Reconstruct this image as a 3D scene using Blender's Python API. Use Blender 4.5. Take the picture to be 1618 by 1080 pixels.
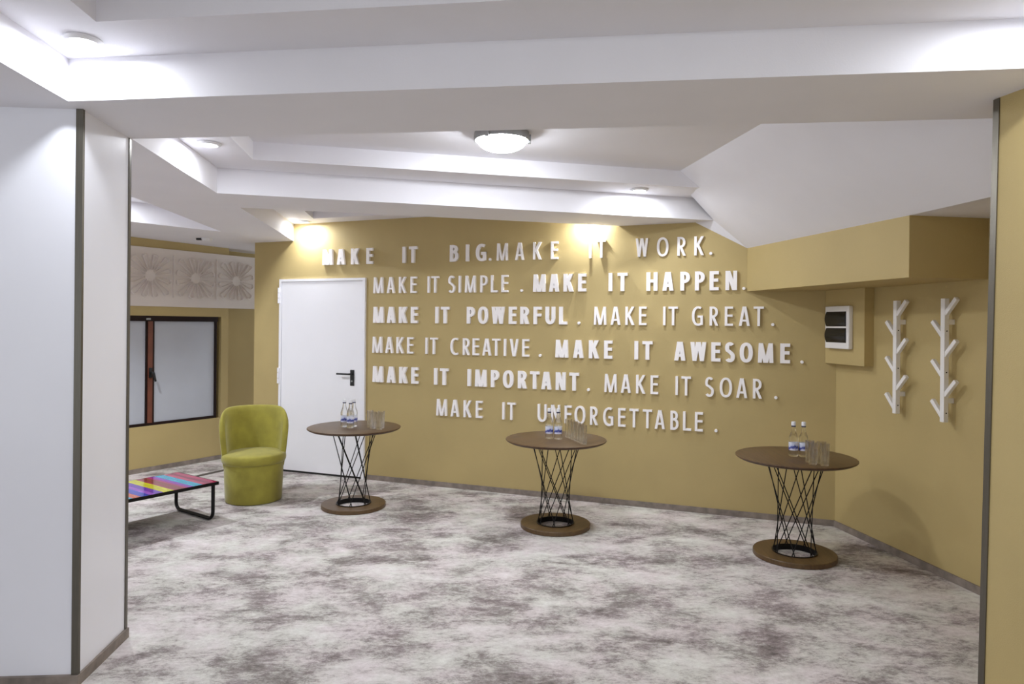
import bpy, bmesh, math, random
from mathutils import Vector, Matrix
from mathutils.geometry import tessellate_polygon

for o in list(bpy.data.objects):
    bpy.data.objects.remove(o, do_unlink=True)
scene = bpy.context.scene
COL = scene.collection
R = math.radians
random.seed(4)

# ------------------------------------------------------------------ camera, world, exposure
EYE = 1.65
cam_data = bpy.data.cameras.new('camera')
cam = bpy.data.objects.new('camera', cam_data)
COL.objects.link(cam)
cam_data.sensor_width = 36.0
cam_data.lens = 1085.0 / 1618.0 * 36.0
cam_data.shift_y = -27.0 / 1618.0
cam_data.clip_start = 0.05
cam.matrix_world = (Matrix.Translation((0, 0, EYE)) @ Matrix.Rotation(R(90), 4, 'X')
                    @ Matrix.Rotation(0.009, 4, 'Z'))
scene.camera = cam

world = bpy.data.worlds.new('world')
scene.world = world
world.use_nodes = True
bg = world.node_tree.nodes['Background']
bg.inputs['Color'].default_value = (0.91, 0.95, 1.0, 1)
bg.inputs['Strength'].default_value = 1.0

scene.view_settings.view_transform = 'Standard'
scene.view_settings.look = 'None'
scene.view_settings.gamma = 1.0
scene.view_settings.use_curve_mapping = False
scene.view_settings.exposure = 0.22
scene.cycles.max_bounces = 12
scene.cycles.diffuse_bounces = 8
scene.cycles.transmission_bounces = 12
scene.cycles.transparent_max_bounces = 16

# lamp strengths
DOME_EMIT = 100.0
DOME_EMIT_ADDED = 38.0  # for the added, unseen dome above the viewer
PW = dict(a=6.5, b=6.5, r=2, c=6, d=9, e=8, f=8, g=45)

# ------------------------------------------------------------------ helpers
def tag(o, label=None, cat=None, group=None, kind=None):
    if label: o['label'] = label
    if cat: o['category'] = cat
    if group: o['group'] = group
    if kind: o['kind'] = kind
    return o

def thing(name, label, cat, loc=(0, 0, 0), rotz=0.0, group=None):
    o = bpy.data.objects.new(name, None)
    o.empty_display_size = 0.1
    COL.objects.link(o)
    o.location = loc
    o.rotation_euler = (0, 0, rotz)
    return tag(o, label, cat, group)

def obj(name, bm, m, parent=None, smooth=False, loc=(0, 0, 0), rotz=0.0, angle=40):
    bmesh.ops.recalc_face_normals(bm, faces=bm.faces)
    me = bpy.data.meshes.new(name)
    bm.to_mesh(me)
    bm.free()
    me.materials.append(m)
    if smooth:
        me.shade_smooth()
        me.set_sharp_from_angle(angle=R(angle))
    o = bpy.data.objects.new(name, me)
    COL.objects.link(o)
    o.location = loc
    o.rotation_euler = (0, 0, rotz)
    if parent: o.parent = parent
    return o

def dup(root, loc, rotz=0.0, label=None):
    """a copy of a thing with copies of its parts and sub-parts"""
    r = root.copy(); COL.objects.link(r)
    r.location = loc; r.rotation_euler = (0, 0, rotz)
    if label: r['label'] = label
    for ch in list(root.children):
        c = ch.copy(); COL.objects.link(c); c.parent = r
        for g in list(ch.children):
            d = g.copy(); COL.objects.link(d); d.parent = c
    return r

def box(bm, x0, x1, y0, y1, z0, z1, bev=0.0, seg=2):
    vs = [bm.verts.new((x, y, z)) for x in (x0, x1) for y in (y0, y1) for z in (z0, z1)]
    F = [(0, 1, 3, 2), (4, 6, 7, 5), (0, 4, 5, 1), (2, 3, 7, 6), (0, 2, 6, 4), (1, 5, 7, 3)]
    fs = [bm.faces.new([vs[i] for i in f]) for f in F]
    if bev:
        es = list({e for f in fs for e in f.edges})
        bmesh.ops.bevel(bm, geom=es, offset=bev, segments=seg, affect='EDGES', profile=0.5)
    return bm

def nb():
    return bmesh.new()

def prism(bm, poly, z0, z1):
    """vertical prism on a plan polygon; z0/z1 numbers or functions of (x, y)"""
    f0 = z0 if callable(z0) else (lambda x, y: z0)
    f1 = z1 if callable(z1) else (lambda x, y: z1)
    a = [bm.verts.new((x, y, f0(x, y))) for x, y in poly]
    b = [bm.verts.new((x, y, f1(x, y))) for x, y in poly]
    n = len(poly)
    tri = tessellate_polygon([[Vector((x, y, 0)) for x, y in poly]])
    for t in tri:
        bm.faces.new([a[i] for i in t]); bm.faces.new([b[i] for i in t])
    for i in range(n):
        j = (i + 1) % n
        bm.faces.new((a[i], a[j], b[j], b[i]))
    return bm

def lathe(bm, prof, seg=48, cx=0.0, cy=0.0, close=False, sx=1.0):
    rings = []
    for r, z in prof:
        if r < 1e-6:
            rings.append([bm.verts.new((cx, cy, z))])
        else:
            rings.append([bm.verts.new((cx + sx * r * math.cos(2 * math.pi * k / seg), cy + r * math.sin(2 * math.pi * k / seg), z)) for k in range(seg)])
    pairs = list(zip(rings, rings[1:]))
    if close: pairs.append((rings[-1], rings[0]))
    for A, B in pairs:
        for k in range(seg):
            j = (k + 1) % seg
            if len(A) == 1 and len(B) == 1: continue
            if len(A) == 1: bm.faces.new((A[0], B[k], B[j]))
            elif len(B) == 1: bm.faces.new((A[k], A[j], B[0]))
            else: bm.faces.new((A[k], A[j], B[j], B[k]))
    return bm

def tube(bm, pts, r, seg=10, closed=False):
    pts = [Vector(p) for p in pts]
    n = len(pts)
    rings = []
    up = None
    for i, p in enumerate(pts):
        if closed: d = pts[(i + 1) % n] - pts[i - 1]
        else: d = pts[min(i + 1, n - 1)] - pts[max(i - 1, 0)]
        d.normalize()
        if up is None:
            up = Vector((0, 0, 1)) if abs(d.z) < 0.9 else Vector((1, 0, 0))
        a = (up - d * up.dot(d)).normalized(); up = a
        b = d.cross(a)
        rings.append([bm.verts.new(p + (a * math.cos(2 * math.pi * k / seg) + b * math.sin(2 * math.pi * k / seg)) * r) for k in range(seg)])
    m = n if closed else n - 1
    for i in range(m):
        A, B = rings[i], rings[(i + 1) % n]
        for k in range(seg):
            j = (k + 1) % seg
            bm.faces.new((A[k], A[j], B[j], B[k]))
    if not closed:
        bm.faces.new(rings[0]); bm.faces.new(list(reversed(rings[-1])))
    return bm

def slab(bm, outline, holes=(), t=0.2, y0=0.0):
    """upright slab: outline and holes in (u, z); front at local y = y0, back at y0 + t"""
    loops = [outline] + list(holes)
    tri = tessellate_polygon([[Vector((u, z, 0)) for u, z in l] for l in loops])
    flat = [p for l in loops for p in l]
    a = [bm.verts.new((u, y0, z)) for u, z in flat]
    b = [bm.verts.new((u, y0 + t, z)) for u, z in flat]
    for q in tri:
        bm.faces.new([a[i] for i in q]); bm.faces.new([b[i] for i in q])
    k = 0
    for l in loops:
        n = len(l)
        for i in range(n):
            j = (i + 1) % n
            bm.faces.new((a[k + i], a[k + j], b[k + j], b[k + i]))
        k += n
    return bm

def rect(u0, u1, z0, z1):
    return [(u0, z0), (u1, z0), (u1, z1), (u0, z1)]

# ------------------------------------------------------------------ materials
def lin(c):
    return tuple(((v / 255) / 12.92 if v / 255 <= 0.04045 else ((v / 255 + 0.055) / 1.055) ** 2.4) for v in c) + (1.0,)

def mat(name, col, rough=0.5, metal=0.0, var=0.0, vscale=6.0, bump=0.0, bscale=200.0, stretch=(1, 1, 1), sheen=0.0, spec=0.5, coat=0.0):
    m = bpy.data.materials.new(name); m.use_nodes = True
    N, L = m.node_tree.nodes, m.node_tree.links
    p = N['Principled BSDF']
    c = lin(col)
    p.inputs['Base Color'].default_value = c
    p.inputs['Roughness'].default_value = rough
    p.inputs['Metallic'].default_value = metal
    p.inputs['Specular IOR Level'].default_value = spec
    p.inputs['Coat Weight'].default_value = coat
    if sheen:
        p.inputs['Sheen Weight'].default_value = sheen
        p.inputs['Sheen Roughness'].default_value = 0.4
    tc = N.new('ShaderNodeTexCoord'); mp = N.new('ShaderNodeMapping')
    mp.inputs['Scale'].default_value = stretch
    L.new(tc.outputs['Object'], mp.inputs['Vector'])
    if var:
        t = N.new('ShaderNodeTexNoise'); t.inputs['Scale'].default_value = vscale; t.inputs['Detail'].default_value = 6
        L.new(mp.outputs['Vector'], t.inputs['Vector'])
        r = N.new('ShaderNodeValToRGB')
        r.color_ramp.elements[0].position = 0.3; r.color_ramp.elements[1].position = 0.7
        r.color_ramp.elements[0].color = tuple(v * (1 - var) for v in c[:3]) + (1,)
        r.color_ramp.elements[1].color = tuple(min(1, v * (1 + var)) for v in c[:3]) + (1,)
        L.new(t.outputs['Fac'], r.inputs['Fac']); L.new(r.outputs['Color'], p.inputs['Base Color'])
    if bump:
        t2 = N.new('ShaderNodeTexNoise'); t2.inputs['Scale'].default_value = bscale; t2.inputs['Detail'].default_value = 3
        L.new(mp.outputs['Vector'], t2.inputs['Vector'])
        b = N.new('ShaderNodeBump'); b.inputs['Strength'].default_value = bump; b.inputs['Distance'].default_value = 0.004
        L.new(t2.outputs['Fac'], b.inputs['Height']); L.new(b.outputs['Normal'], p.inputs['Normal'])
    return m

def glass(name, col=(255, 255, 255), ior=1.45, rough=0.0, clear=0.5):
    m = bpy.data.materials.new(name); m.use_nodes = True
    p = m.node_tree.nodes['Principled BSDF']
    p.inputs['Base Color'].default_value = lin(col)
    p.inputs['Transmission Weight'].default_value = 1.0
    p.inputs['IOR'].default_value = ior
    p.inputs['Roughness'].default_value = rough
    N, L = m.node_tree.nodes, m.node_tree.links
    tr = N.new('ShaderNodeBsdfTransparent'); mx = N.new('ShaderNodeMixShader')
    mx.inputs['Fac'].default_value = clear            # thin clear walls let most light straight through
    L.new(p.outputs[0], mx.inputs[1]); L.new(tr.outputs[0], mx.inputs[2])
    L.new(mx.outputs[0], N['Material Output'].inputs['Surface'])
    return m

def emit(name, col, strength):
    m = bpy.data.materials.new(name); m.use_nodes = True
    p = m.node_tree.nodes['Principled BSDF']
    p.inputs['Base Color'].default_value = lin((240, 240, 240))
    p.inputs['Emission Color'].default_value = lin(col)
    p.inputs['Emission Strength'].default_value = strength
    return m

def wood(name, a, b, rough=0.4):
    m = bpy.data.materials.new(name); m.use_nodes = True
    N, L = m.node_tree.nodes, m.node_tree.links
    p = N['Principled BSDF']; p.inputs['Roughness'].default_value = rough
    tc = N.new('ShaderNodeTexCoord'); mp = N.new('ShaderNodeMapping')
    mp.inputs['Scale'].default_value = (1.2, 14, 6)
    L.new(tc.outputs['Object'], mp.inputs['Vector'])
    t = N.new('ShaderNodeTexNoise'); t.inputs['Scale'].default_value = 3; t.inputs['Detail'].default_value = 8; t.inputs['Distortion'].default_value = 0.6
    L.new(mp.outputs['Vector'], t.inputs['Vector'])
    r = N.new('ShaderNodeValToRGB')
    r.color_ramp.elements[0].position = 0.3; r.color_ramp.elements[1].position = 0.7
    r.color_ramp.elements[0].color = lin(a); r.color_ramp.elements[1].color = lin(b)
    L.new(t.outputs['Fac'], r.inputs['Fac']); L.new(r.outputs['Color'], p.inputs['Base Color'])
    return m

def carpet_mat():
    m = bpy.data.materials.new('distressed_carpet'); m.use_nodes = True
    N, L = m.node_tree.nodes, m.node_tree.links
    p = N['Principled BSDF']; p.inputs['Roughness'].default_value = 0.95; p.inputs['Specular IOR Level'].default_value = 0.15
    tc = N.new('ShaderNodeTexCoord')
    def noise(scale, detail, rough, stretch, dist=0.0, off=(0, 0, 0)):
        mp = N.new('ShaderNodeMapping'); mp.inputs['Scale'].default_value = stretch; mp.inputs['Location'].default_value = off
        mp.inputs['Rotation'].default_value = (0, 0, -0.2)
        L.new(tc.outputs['Object'], mp.inputs['Vector'])
        t = N.new('ShaderNodeTexNoise'); t.inputs['Scale'].default_value = scale; t.inputs['Detail'].default_value = detail
        t.inputs['Roughness'].default_value = rough; t.inputs['Distortion'].default_value = dist
        L.new(mp.outputs['Vector'], t.inputs['Vector'])
        return t.outputs['Fac']
    def math_(op, a, b):
        n = N.new('ShaderNodeMath'); n.operation = op
        for i, v in enumerate((a, b)):
            if isinstance(v, (int, float)): n.inputs[i].default_value = v
            else: L.new(v, n.inputs[i])
        return n.outputs[0]
    big = noise(2.2, 4, 0.6, (0.8, 1.15, 1), 0.4)
    mid = noise(6.0, 12, 0.85, (0.75, 1.2, 1), 0.3, (3, 7, 0))
    fine = noise(30.0, 9, 0.9, (0.7, 1.15, 1), 0.0, (1, 2, 0))
    s = math_('ADD', math_('MULTIPLY', big, 0.36), math_('ADD', math_('MULTIPLY', mid, 0.38), math_('MULTIPLY', fine, 0.36)))
    r = N.new('ShaderNodeValToRGB')
    els = r.color_ramp.elements
    els[0].position = 0.44; els[0].color = lin(CARPET[0])
    els[1].position = 0.65; els[1].color = lin(CARPET[3])
    e = els.new(0.51); e.color = lin(CARPET[1])
    e = els.new(0.56); e.color = lin(CARPET[2])
    L.new(s, r.inputs['Fac'])
    # warm tint patches in the weave
    mx = N.new('ShaderNodeMix'); mx.data_type = 'RGBA'; mx.blend_type = 'MULTIPLY'
    tint = N.new('ShaderNodeValToRGB')
    tint.color_ramp.elements[0].position = 0.4; tint.color_ramp.elements[0].color = (1.0, 0.95, 0.97, 1)
    tint.color_ramp.elements[1].position = 0.6; tint.color_ramp.elements[1].color = (0.98, 1.0, 0.96, 1)
    L.new(noise(3.3, 4, 0.6, (1, 1, 1), 0.0, (9, 4, 0)), tint.inputs['Fac'])
    mx.inputs[0].default_value = 1.0
    L.new(r.outputs['Color'], mx.inputs[6]); L.new(tint.outputs['Color'], mx.inputs[7])
    L.new(mx.outputs[2], p.inputs['Base Color'])
    b = N.new('ShaderNodeBump'); b.inputs['Strength'].default_value = 0.35; b.inputs['Distance'].default_value = 0.004
    L.new(noise(160, 3, 0.6, (1, 1, 1)), b.inputs['Height']); L.new(b.outputs['Normal'], p.inputs['Normal'])
    return m

CARPET = [(104, 97, 95), (150, 143, 141), (199, 195, 192), (226, 224, 222)]
M = {}
M['gold'] = mat('gold_wall_paint', (183, 163, 111), 0.62, var=0.05, vscale=1.6, bump=0.3, bscale=260)
M['white_paint'] = mat('white_ceiling_paint', (233, 232, 237), 0.75, var=0.015, vscale=3, bump=0.12, bscale=150)
M['skirting'] = mat('grey_brown_stone_skirting', (132, 121, 112), 0.6, var=0.28, vscale=14, bump=0.2, bscale=60)
M['laminate'] = mat('white_laminate', (240, 241, 248), 0.22, var=0.012, vscale=2.0, bump=0.03, bscale=20)
M['alu'] = mat('brushed_bronze_aluminium', (112, 108, 99), 0.4, 0.9, var=0.08, vscale=20, stretch=(20, 20, 0.5))
M['letter'] = mat('white_foam_letter', (250, 247, 247), 0.6)
M['door'] = mat('white_door_paint', (241, 241, 246), 0.45, var=0.01, vscale=3)
M['black'] = mat('black_plastic', (20, 20, 21), 0.4)
M['black_metal'] = mat('black_metal', (24, 22, 22), 0.4, 0.6)
M['walnut'] = wood('walnut_veneer', (80, 59, 34), (101, 77, 46), 0.42)
M['walnut_edge'] = wood('dark_walnut_edge', (66, 45, 28), (88, 62, 39), 0.45)
M['velvet'] = mat('olive_green_velvet', (153, 145, 56), 0.8, var=0.14, vscale=9, bump=0.15, bscale=90, sheen=0.35)
M['glass'] = glass('clear_glass', (252, 253, 253), 1.4, 0.0, 0.62)
M['water'] = glass('water_filled_glass', (250, 252, 252), 1.33, 0.0, 0.45)
M['cap'] = mat('white_bottle_cap', (225, 226, 230), 0.35)
M['capring'] = mat('dark_blue_cap_ring', (40, 42, 78), 0.4)
M['dark_window'] = mat('smoked_plastic_window', (24, 25, 27), 0.18)
M['hook'] = mat('white_lacquered_wood', (236, 234, 232), 0.4)
M['frame'] = mat('dark_brown_window_frame', (34, 20, 17), 0.5, var=0.15, vscale=10, spec=0.2)
M['mullion'] = mat('reddish_brown_window_post', (112, 62, 45), 0.45, var=0.12, vscale=10)
M['frost'] = mat('frosted_white_pane', (184, 188, 197), 0.35, var=0.03, vscale=3, bump=0.05, bscale=60)
M['relief'] = mat('cream_relief_panel', (222, 214, 208), 0.55, var=0.02, vscale=4)
M['nickel'] = mat('brushed_nickel', (150, 150, 150), 0.35, 0.9)
M['lamp_trim'] = mat('white_lamp_trim', (228, 228, 230), 0.4)
M['lamp_face'] = emit('downlight_diffuser', (255, 255, 255), 9.0)
M['dome'] = emit('opal_glass_dome', (244, 248, 255), DOME_EMIT)
M['dome_added'] = emit('added_opal_dome_glow', (244, 248, 255), DOME_EMIT_ADDED)
M['carpet'] = carpet_mat()

def label_mat():
    m = bpy.data.materials.new('blue_white_bottle_label'); m.use_nodes = True
    N, L = m.node_tree.nodes, m.node_tree.links
    p = N['Principled BSDF']; p.inputs['Roughness'].default_value = 0.4
    # white paper with an irregular blue swoosh across the middle
    tc = N.new('ShaderNodeTexCoord'); sp = N.new('ShaderNodeSeparateXYZ')
    L.new(tc.outputs['Object'], sp.inputs[0])
    t = N.new('ShaderNodeTexNoise'); t.inputs['Scale'].default_value = 26; t.inputs['Detail'].default_value = 2
    L.new(tc.outputs['Object'], t.inputs['Vector'])
    a = N.new('ShaderNodeMath'); a.operation = 'MULTIPLY_ADD'; a.inputs[1].default_value = 0.09
    L.new(t.outputs['Fac'], a.inputs[0]); L.new(sp.outputs['Z'], a.inputs[2])
    q = N.new('ShaderNodeMath'); q.operation = 'MULTIPLY'; q.inputs[1].default_value = 5.0
    L.new(a.outputs[0], q.inputs[0])
    r = N.new('ShaderNodeValToRGB'); e = r.color_ramp.elements
    e[0].position = 0.46; e[0].color = lin((206, 208, 224))
    e[1].position = 0.72; e[1].color = lin((226, 228, 238))
    for p_, c_ in ((0.50, (120, 116, 176)), (0.54, (58, 70, 142)), (0.60, (66, 80, 158)), (0.64, (200, 206, 230))):
        k = e.new(p_); k.color = lin(c_)
    L.new(q.outputs[0], r.inputs['Fac']); L.new(r.outputs['Color'], p.inputs['Base Color'])
    return m
M['label'] = label_mat()

STRIPES = [(0.0, (196, 44, 92)), (0.05, (150, 40, 74)), (0.09, (206, 64, 104)), (0.135, (60, 180, 214)), (0.215, (140, 58, 186)),
           (0.255, (196, 40, 120)), (0.285, (150, 74, 60)), (0.345, (176, 60, 84)), (0.375, (226, 222, 44)), (0.455, (120, 62, 190)), (0.52, (170, 104, 214)),
           (0.56, (70, 84, 204)), (0.63, (224, 120, 92)), (0.69, (60, 180, 214)), (0.76, (206, 44, 92)), (0.83, (226, 222, 44)),
           (0.89, (120, 62, 190)), (0.96, (196, 40, 120)), (1.03, (60, 110, 204)), (1.10, (224, 120, 92))]
def stripe_mat(length):
    m = bpy.data.materials.new('striped_coloured_glass_top'); m.use_nodes = True
    N, L = m.node_tree.nodes, m.node_tree.links
    p = N['Principled BSDF']; p.inputs['Roughness'].default_value = 0.12; p.inputs['Coat Weight'].default_value = 0.6
    tc = N.new('ShaderNodeTexCoord'); sp = N.new('ShaderNodeSeparateXYZ')
    L.new(tc.outputs['Object'], sp.inputs[0])
    d = N.new('ShaderNodeMath'); d.operation = 'DIVIDE'; d.inputs[1].default_value = length
    L.new(sp.outputs['X'], d.inputs[0])
    r = N.new('ShaderNodeValToRGB'); r.color_ramp.interpolation = 'CONSTANT'
    e = r.color_ramp.elements
    while len(e) > 1: e.remove(e[-1])
    e[0].position = 0; e[0].color = lin(STRIPES[0][1])
    for s, c in STRIPES[1:]:
        k = e.new(s / length); k.color = lin(c)
    L.new(d.outputs[0], r.inputs['Fac'])
    mp = N.new('ShaderNodeMapping'); mp.inputs['Scale'].default_value = (40, 5, 5)
    L.new(tc.outputs['Object'], mp.inputs['Vector'])
    t = N.new('ShaderNodeTexNoise'); t.inputs['Scale'].default_value = 1.5; t.inputs['Detail'].default_value = 5
    L.new(mp.outputs['Vector'], t.inputs['Vector'])
    g = N.new('ShaderNodeValToRGB'); g.color_ramp.elements[0].position = 0.3; g.color_ramp.elements[1].position = 0.7
    g.color_ramp.elements[0].color = (0.45, 0.45, 0.45, 1)
    L.new(t.outputs['Fac'], g.inputs['Fac'])
    mx = N.new('ShaderNodeMix'); mx.data_type = 'RGBA'; mx.blend_type = 'MULTIPLY'; mx.inputs[0].default_value = 0.6
    L.new(r.outputs['Color'], mx.inputs[6]); L.new(g.outputs['Color'], mx.inputs[7])
    L.new(mx.outputs[2], p.inputs['Base Color'])
    return m

# ------------------------------------------------------------------ plan of the room
# the lettered wall: origin, direction along it, angle; a point at distance u along the wall
WA = Vector((-1.497, 7.277)); WPHI = math.atan2(-0.349, 0.937)
WD = Vector((math.cos(WPHI), math.sin(WPHI))); WN = Vector((math.sin(WPHI), -math.cos(WPHI)))
def wall_pt(u, out=0.0):
    p = WA + WD * u + WN * out
    return p
RC = WA + WD * 4.479                       # back right corner
RPHI = math.atan2(-0.988, 0.155)           # right wall, running towards the viewer
RD = Vector((math.cos(RPHI), math.sin(RPHI))); RN = Vector((math.sin(RPHI), -math.cos(RPHI)))
LA = Vector((-4.093, 7.416)); LPHI = math.atan2(0.835, 0.55)   # window wall, running away from the viewer
LD = Vector((math.cos(LPHI), math.sin(LPHI))); LN = Vector((math.sin(LPHI), -math.cos(LPHI)))

def soffit(x, y): return 2.643 - 0.011 * y
def ledge(x, y): return soffit(x, y) + 0.185
def upper(x, y): return soffit(x, y) + 0.31

# ------------------------------------------------------------------ floor
bm = nb(); box(bm, -7.5, 4.5, -3.5, 10.5, -0.08, 0.0)
tag(obj('floor', bm, M['carpet']), 'grey and white distressed pattern carpet floor', 'floor', kind='structure')

# ------------------------------------------------------------------ ceiling: soffits with sunken stepped coffers
C1 = [(-1.95, 3.004), (1.98, 2.528), (2.72, -1.4), (-1.66, -1.4)]
C1i = [(-1.608, 2.637), (1.62, 2.232), (2.34, -1.08), (-1.36, -1.08)]
C2 = [(-1.996, 3.59), (-2.153, 4.994), (1.90, 6.027), (2.45, 5.76), (2.30, 3.112)]
C2i = [(-1.68, 3.80), (-1.80, 4.746), (1.95, 5.635), (2.15, 3.36)]
C3 = [(-2.215, 5.575), (-2.446, 7.74), (1.10, 6.42), (0.985, 6.355)]
C3i = [(-1.98, 6.05), (-2.099, 7.217), (-0.35, 6.62), (-0.60, 6.30)]
C4 = [(-2.953, 6.96), (-2.857, 5.142), (-3.3, 4.55), (-4.62, 5.21)]
C4i = [(-3.14, 6.42), (-3.08, 5.30), (-3.4, 4.95), (-4.15, 5.30)]

def cap_face(bm, outline, holes, f):
    loops = [outline] + list(holes)
    tri = tessellate_polygon([[Vector((x, y, 0)) for x, y in l] for l in loops])
    flat = [bm.verts.new((x, y, f(x, y))) for l in loops for x, y in l]
    for t in tri: bm.faces.new([flat[i] for i in t])
def riser(bm, poly, f0, f1):
    a = [bm.verts.new((x, y, f0(x, y))) for x, y in poly]; b = [bm.verts.new((x, y, f1(x, y))) for x, y in poly]
    for i in range(len(poly)):
        j = (i + 1) % len(poly)
        bm.faces.new((a[i], a[j], b[j], b[i]))
bm = nb()
OUT = [(-7.5, -3.5), (4.5, -3.5), (4.5, 10.5), (-7.5, 10.5)]
cap_face(bm, OUT, [C1, C2, C3, C4], soffit)
for o_, i_ in ((C1, C1i), (C2, C2i), (C3, C3i), (C4, C4i)):
    riser(bm, o_, soffit, ledge)
    cap_face(bm, o_, [i_], ledge)
    riser(bm, i_, ledge, upper)
    cap_face(bm, i_, [], upper)
bmesh.ops.remove_doubles(bm, verts=bm.verts, dist=1e-4)
cap_face(bm, OUT, [], lambda x, y: 3.1)
riser(bm, OUT, soffit, lambda x, y: 3.1)
bmesh.ops.remove_doubles(bm, verts=bm.verts, dist=1e-4)
tag(obj('ceiling', bm, M['white_paint']), 'white plaster ceiling with sunken stepped recesses and beams', 'ceiling', kind='structure')

# sloping underside of the stair above the coats
P2 = (1.752, 5.988, 2.577); P1 = (1.625, 6.113, 2.575); P3 = (2.035, 5.958, 2.333)
Q1 = (2.395, 4.148, 2.333); Q2 = (2.525, 3.10, 2.333)
U1 = (1.331, 5.494, 2.892)
U1t = (1.17, 5.60, 3.02)
low = []
for k in range(25):                                   # lower edge, straight down the bulkhead and on towards the beam
    y = P3[1] + (Q2[1] - P3[1]) * k / 24
    low.append(Vector((P3[0] + (Q1[0] - P3[0]) * (P3[1] - y) / (P3[1] - Q1[1]) if y > Q1[1] else Q1[0] + (Q2[0] - Q1[0]) * (Q1[1] - y) / (Q1[1] - Q2[1]), y, 2.333)))
upp = []
for k in range(25):                                   # upper edge, straight and then easing towards the beam
    y = 5.494 + (3.16 - 5.494) * k / 24
    x = 1.331 + 0.1587 * (5.494 - y)
    e_ = max(0.0, 4.25 - y)
    upp.append(Vector((x + 0.22 * e_ * e_, y, 2.892 + 0.0115 * (5.494 - y))))
bm = nb()
grid = []
for a_, b_ in zip(low, upp):
    row = [bm.verts.new(a_.lerp(b_, q / 8)) for q in range(9)]
    row.append(bm.verts.new(b_ + Vector((-0.15, 0, 0.14))))
    grid.append(row)
for ra, rb in zip(grid, grid[1:]):
    for q in range(9): bm.faces.new((ra[q], ra[q + 1], rb[q + 1], rb[q]))
v = {k: bm.verts.new(c) for k, c in dict(P1=P1, P2=P2, P3=P3, U1=U1, U1t=U1t, Q1=Q1, Q2=Q2, W3=(2.95, 4.237, 2.333), W2=(3.16, 3.0, 2.333)).items()}
for f in (('P3', 'U1', 'P2'), ('P1', 'P2', 'P3'), ('Q1', 'W3', 'W2', 'Q2'), ('P2', 'U1', 'U1t')):
    bm.faces.new([v[i] for i in f])
# end of the slope, closed against the back of the beam
a = [bm.verts.new(c) for c in ((1.85, 3.16, 3.02), (2.525, 3.10, 2.333), (3.16, 3.03, 2.333), (3.2, 3.03, 3.02))]
bm.faces.new(a)
bmesh.ops.remove_doubles(bm, verts=bm.verts, dist=1e-4)
tag(obj('ceiling_slope', bm, M['white_paint'], None, True, angle=25), 'white sloping ceiling over the coat racks and gold bulkhead', 'ceiling', kind='structure')

# ------------------------------------------------------------------ walls
bm = nb(); slab(bm, rect(-1.531, 4.75, -0.02, 3.0), t=0.3)
tag(obj('wall_back', bm, M['gold'], loc=(WA.x, WA.y, 0), rotz=WPHI), 'gold painted wall carrying the white raised lettering', 'wall', kind='structure')
bm = nb(); slab(bm, rect(-0.25, 3.1, -0.02, 3.0), t=0.25)
tag(obj('wall_right', bm, M['gold'], loc=(RC.x, RC.y, 0), rotz=RPHI), 'gold painted right wall behind the coat racks', 'wall', kind='structure')
# bulkhead box along the top of the right wall
bm = nb(); prism(bm, [(2.035, 5.958), (2.395, 4.148), (2.96, 4.237), (2.72, 5.80)], 1.959, 2.333)
tag(obj('wall_bulkhead', bm, M['gold']), 'gold boxed bulkhead high on the right wall', 'bulkhead', kind='structure')
bm = nb(); box(bm, -0.03, 0.461, -0.08, 0.0, 1.357, 1.9585)
tag(obj('wall_casing', bm, M['gold'], loc=(RC.x, RC.y, 0), rotz=RPHI), 'gold boxed casing below the bulkhead carrying the fuse box', 'casing', kind='structure')

# end of the near right wall with its metal corner strip (it leans a little)
lean = -0.046
def leaning(poly, z0, z1):
    bm = nb(); prism(bm, poly, z0, z1)
    for v_ in bm.verts: v_.co.x += lean * (2.6 - v_.co.z) / 2.6
    return bm
PA = Vector((2.012, 2.868))
pd = Vector((0.2, -0.98)).normalized()
pn = Vector((0.98, 0.2))
far = PA + pd * 6.5
tag(obj('wall_front_right', leaning([tuple(PA + pd * 0.0), tuple(far), tuple(far + pn * 1.0), tuple(PA + pn * 1.25)], -0.02, 2.75), M['gold']),
    'gold painted near right wall at the edge of the room', 'wall', kind='structure')
tag(obj('trim_1', leaning([tuple(PA + Vector((-0.005, 0.008))), tuple(PA + pd * 0.022 + Vector((-0.005, 0))), tuple(PA + pd * 0.022 + pn * 0.02), tuple(PA + pn * 0.03 + Vector((0, 0.008)))], 0.0, 2.609), M['alu']),
    'bronze aluminium corner strip on the near right wall', 'corner strip', kind='structure')

# white laminate partition on the left with bronze strips
bm = nb(); prism(bm, [(-1.956, 3.114), (-2.004, 3.588), (-5.2, 3.45), (-5.2, 2.86)], 0.045, 2.64)
tag(obj('wall_partition', bm, M['laminate']), 'white laminate partition wall on the left', 'wall', kind='structure')
bm = nb(); prism(bm, [(-1.980, 3.1055), (-1.950, 3.108), (-1.9495, 3.122), (-1.98, 3.13)], 0.05, 2.609)
tag(obj('trim_2', bm, M['alu']), 'bronze aluminium strip on the near corner of the partition', 'corner strip', kind='structure')
bm = nb(); prism(bm, [(-1.9995, 3.57), (-1.996, 3.57), (-1.999, 3.594), (-2.02, 3.594), (-2.02, 3.57)], 0.05, 2.6045)
tag(obj('trim_3', bm, M['alu']), 'bronze aluminium strip on the far corner of the partition', 'corner strip', kind='structure')

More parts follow.
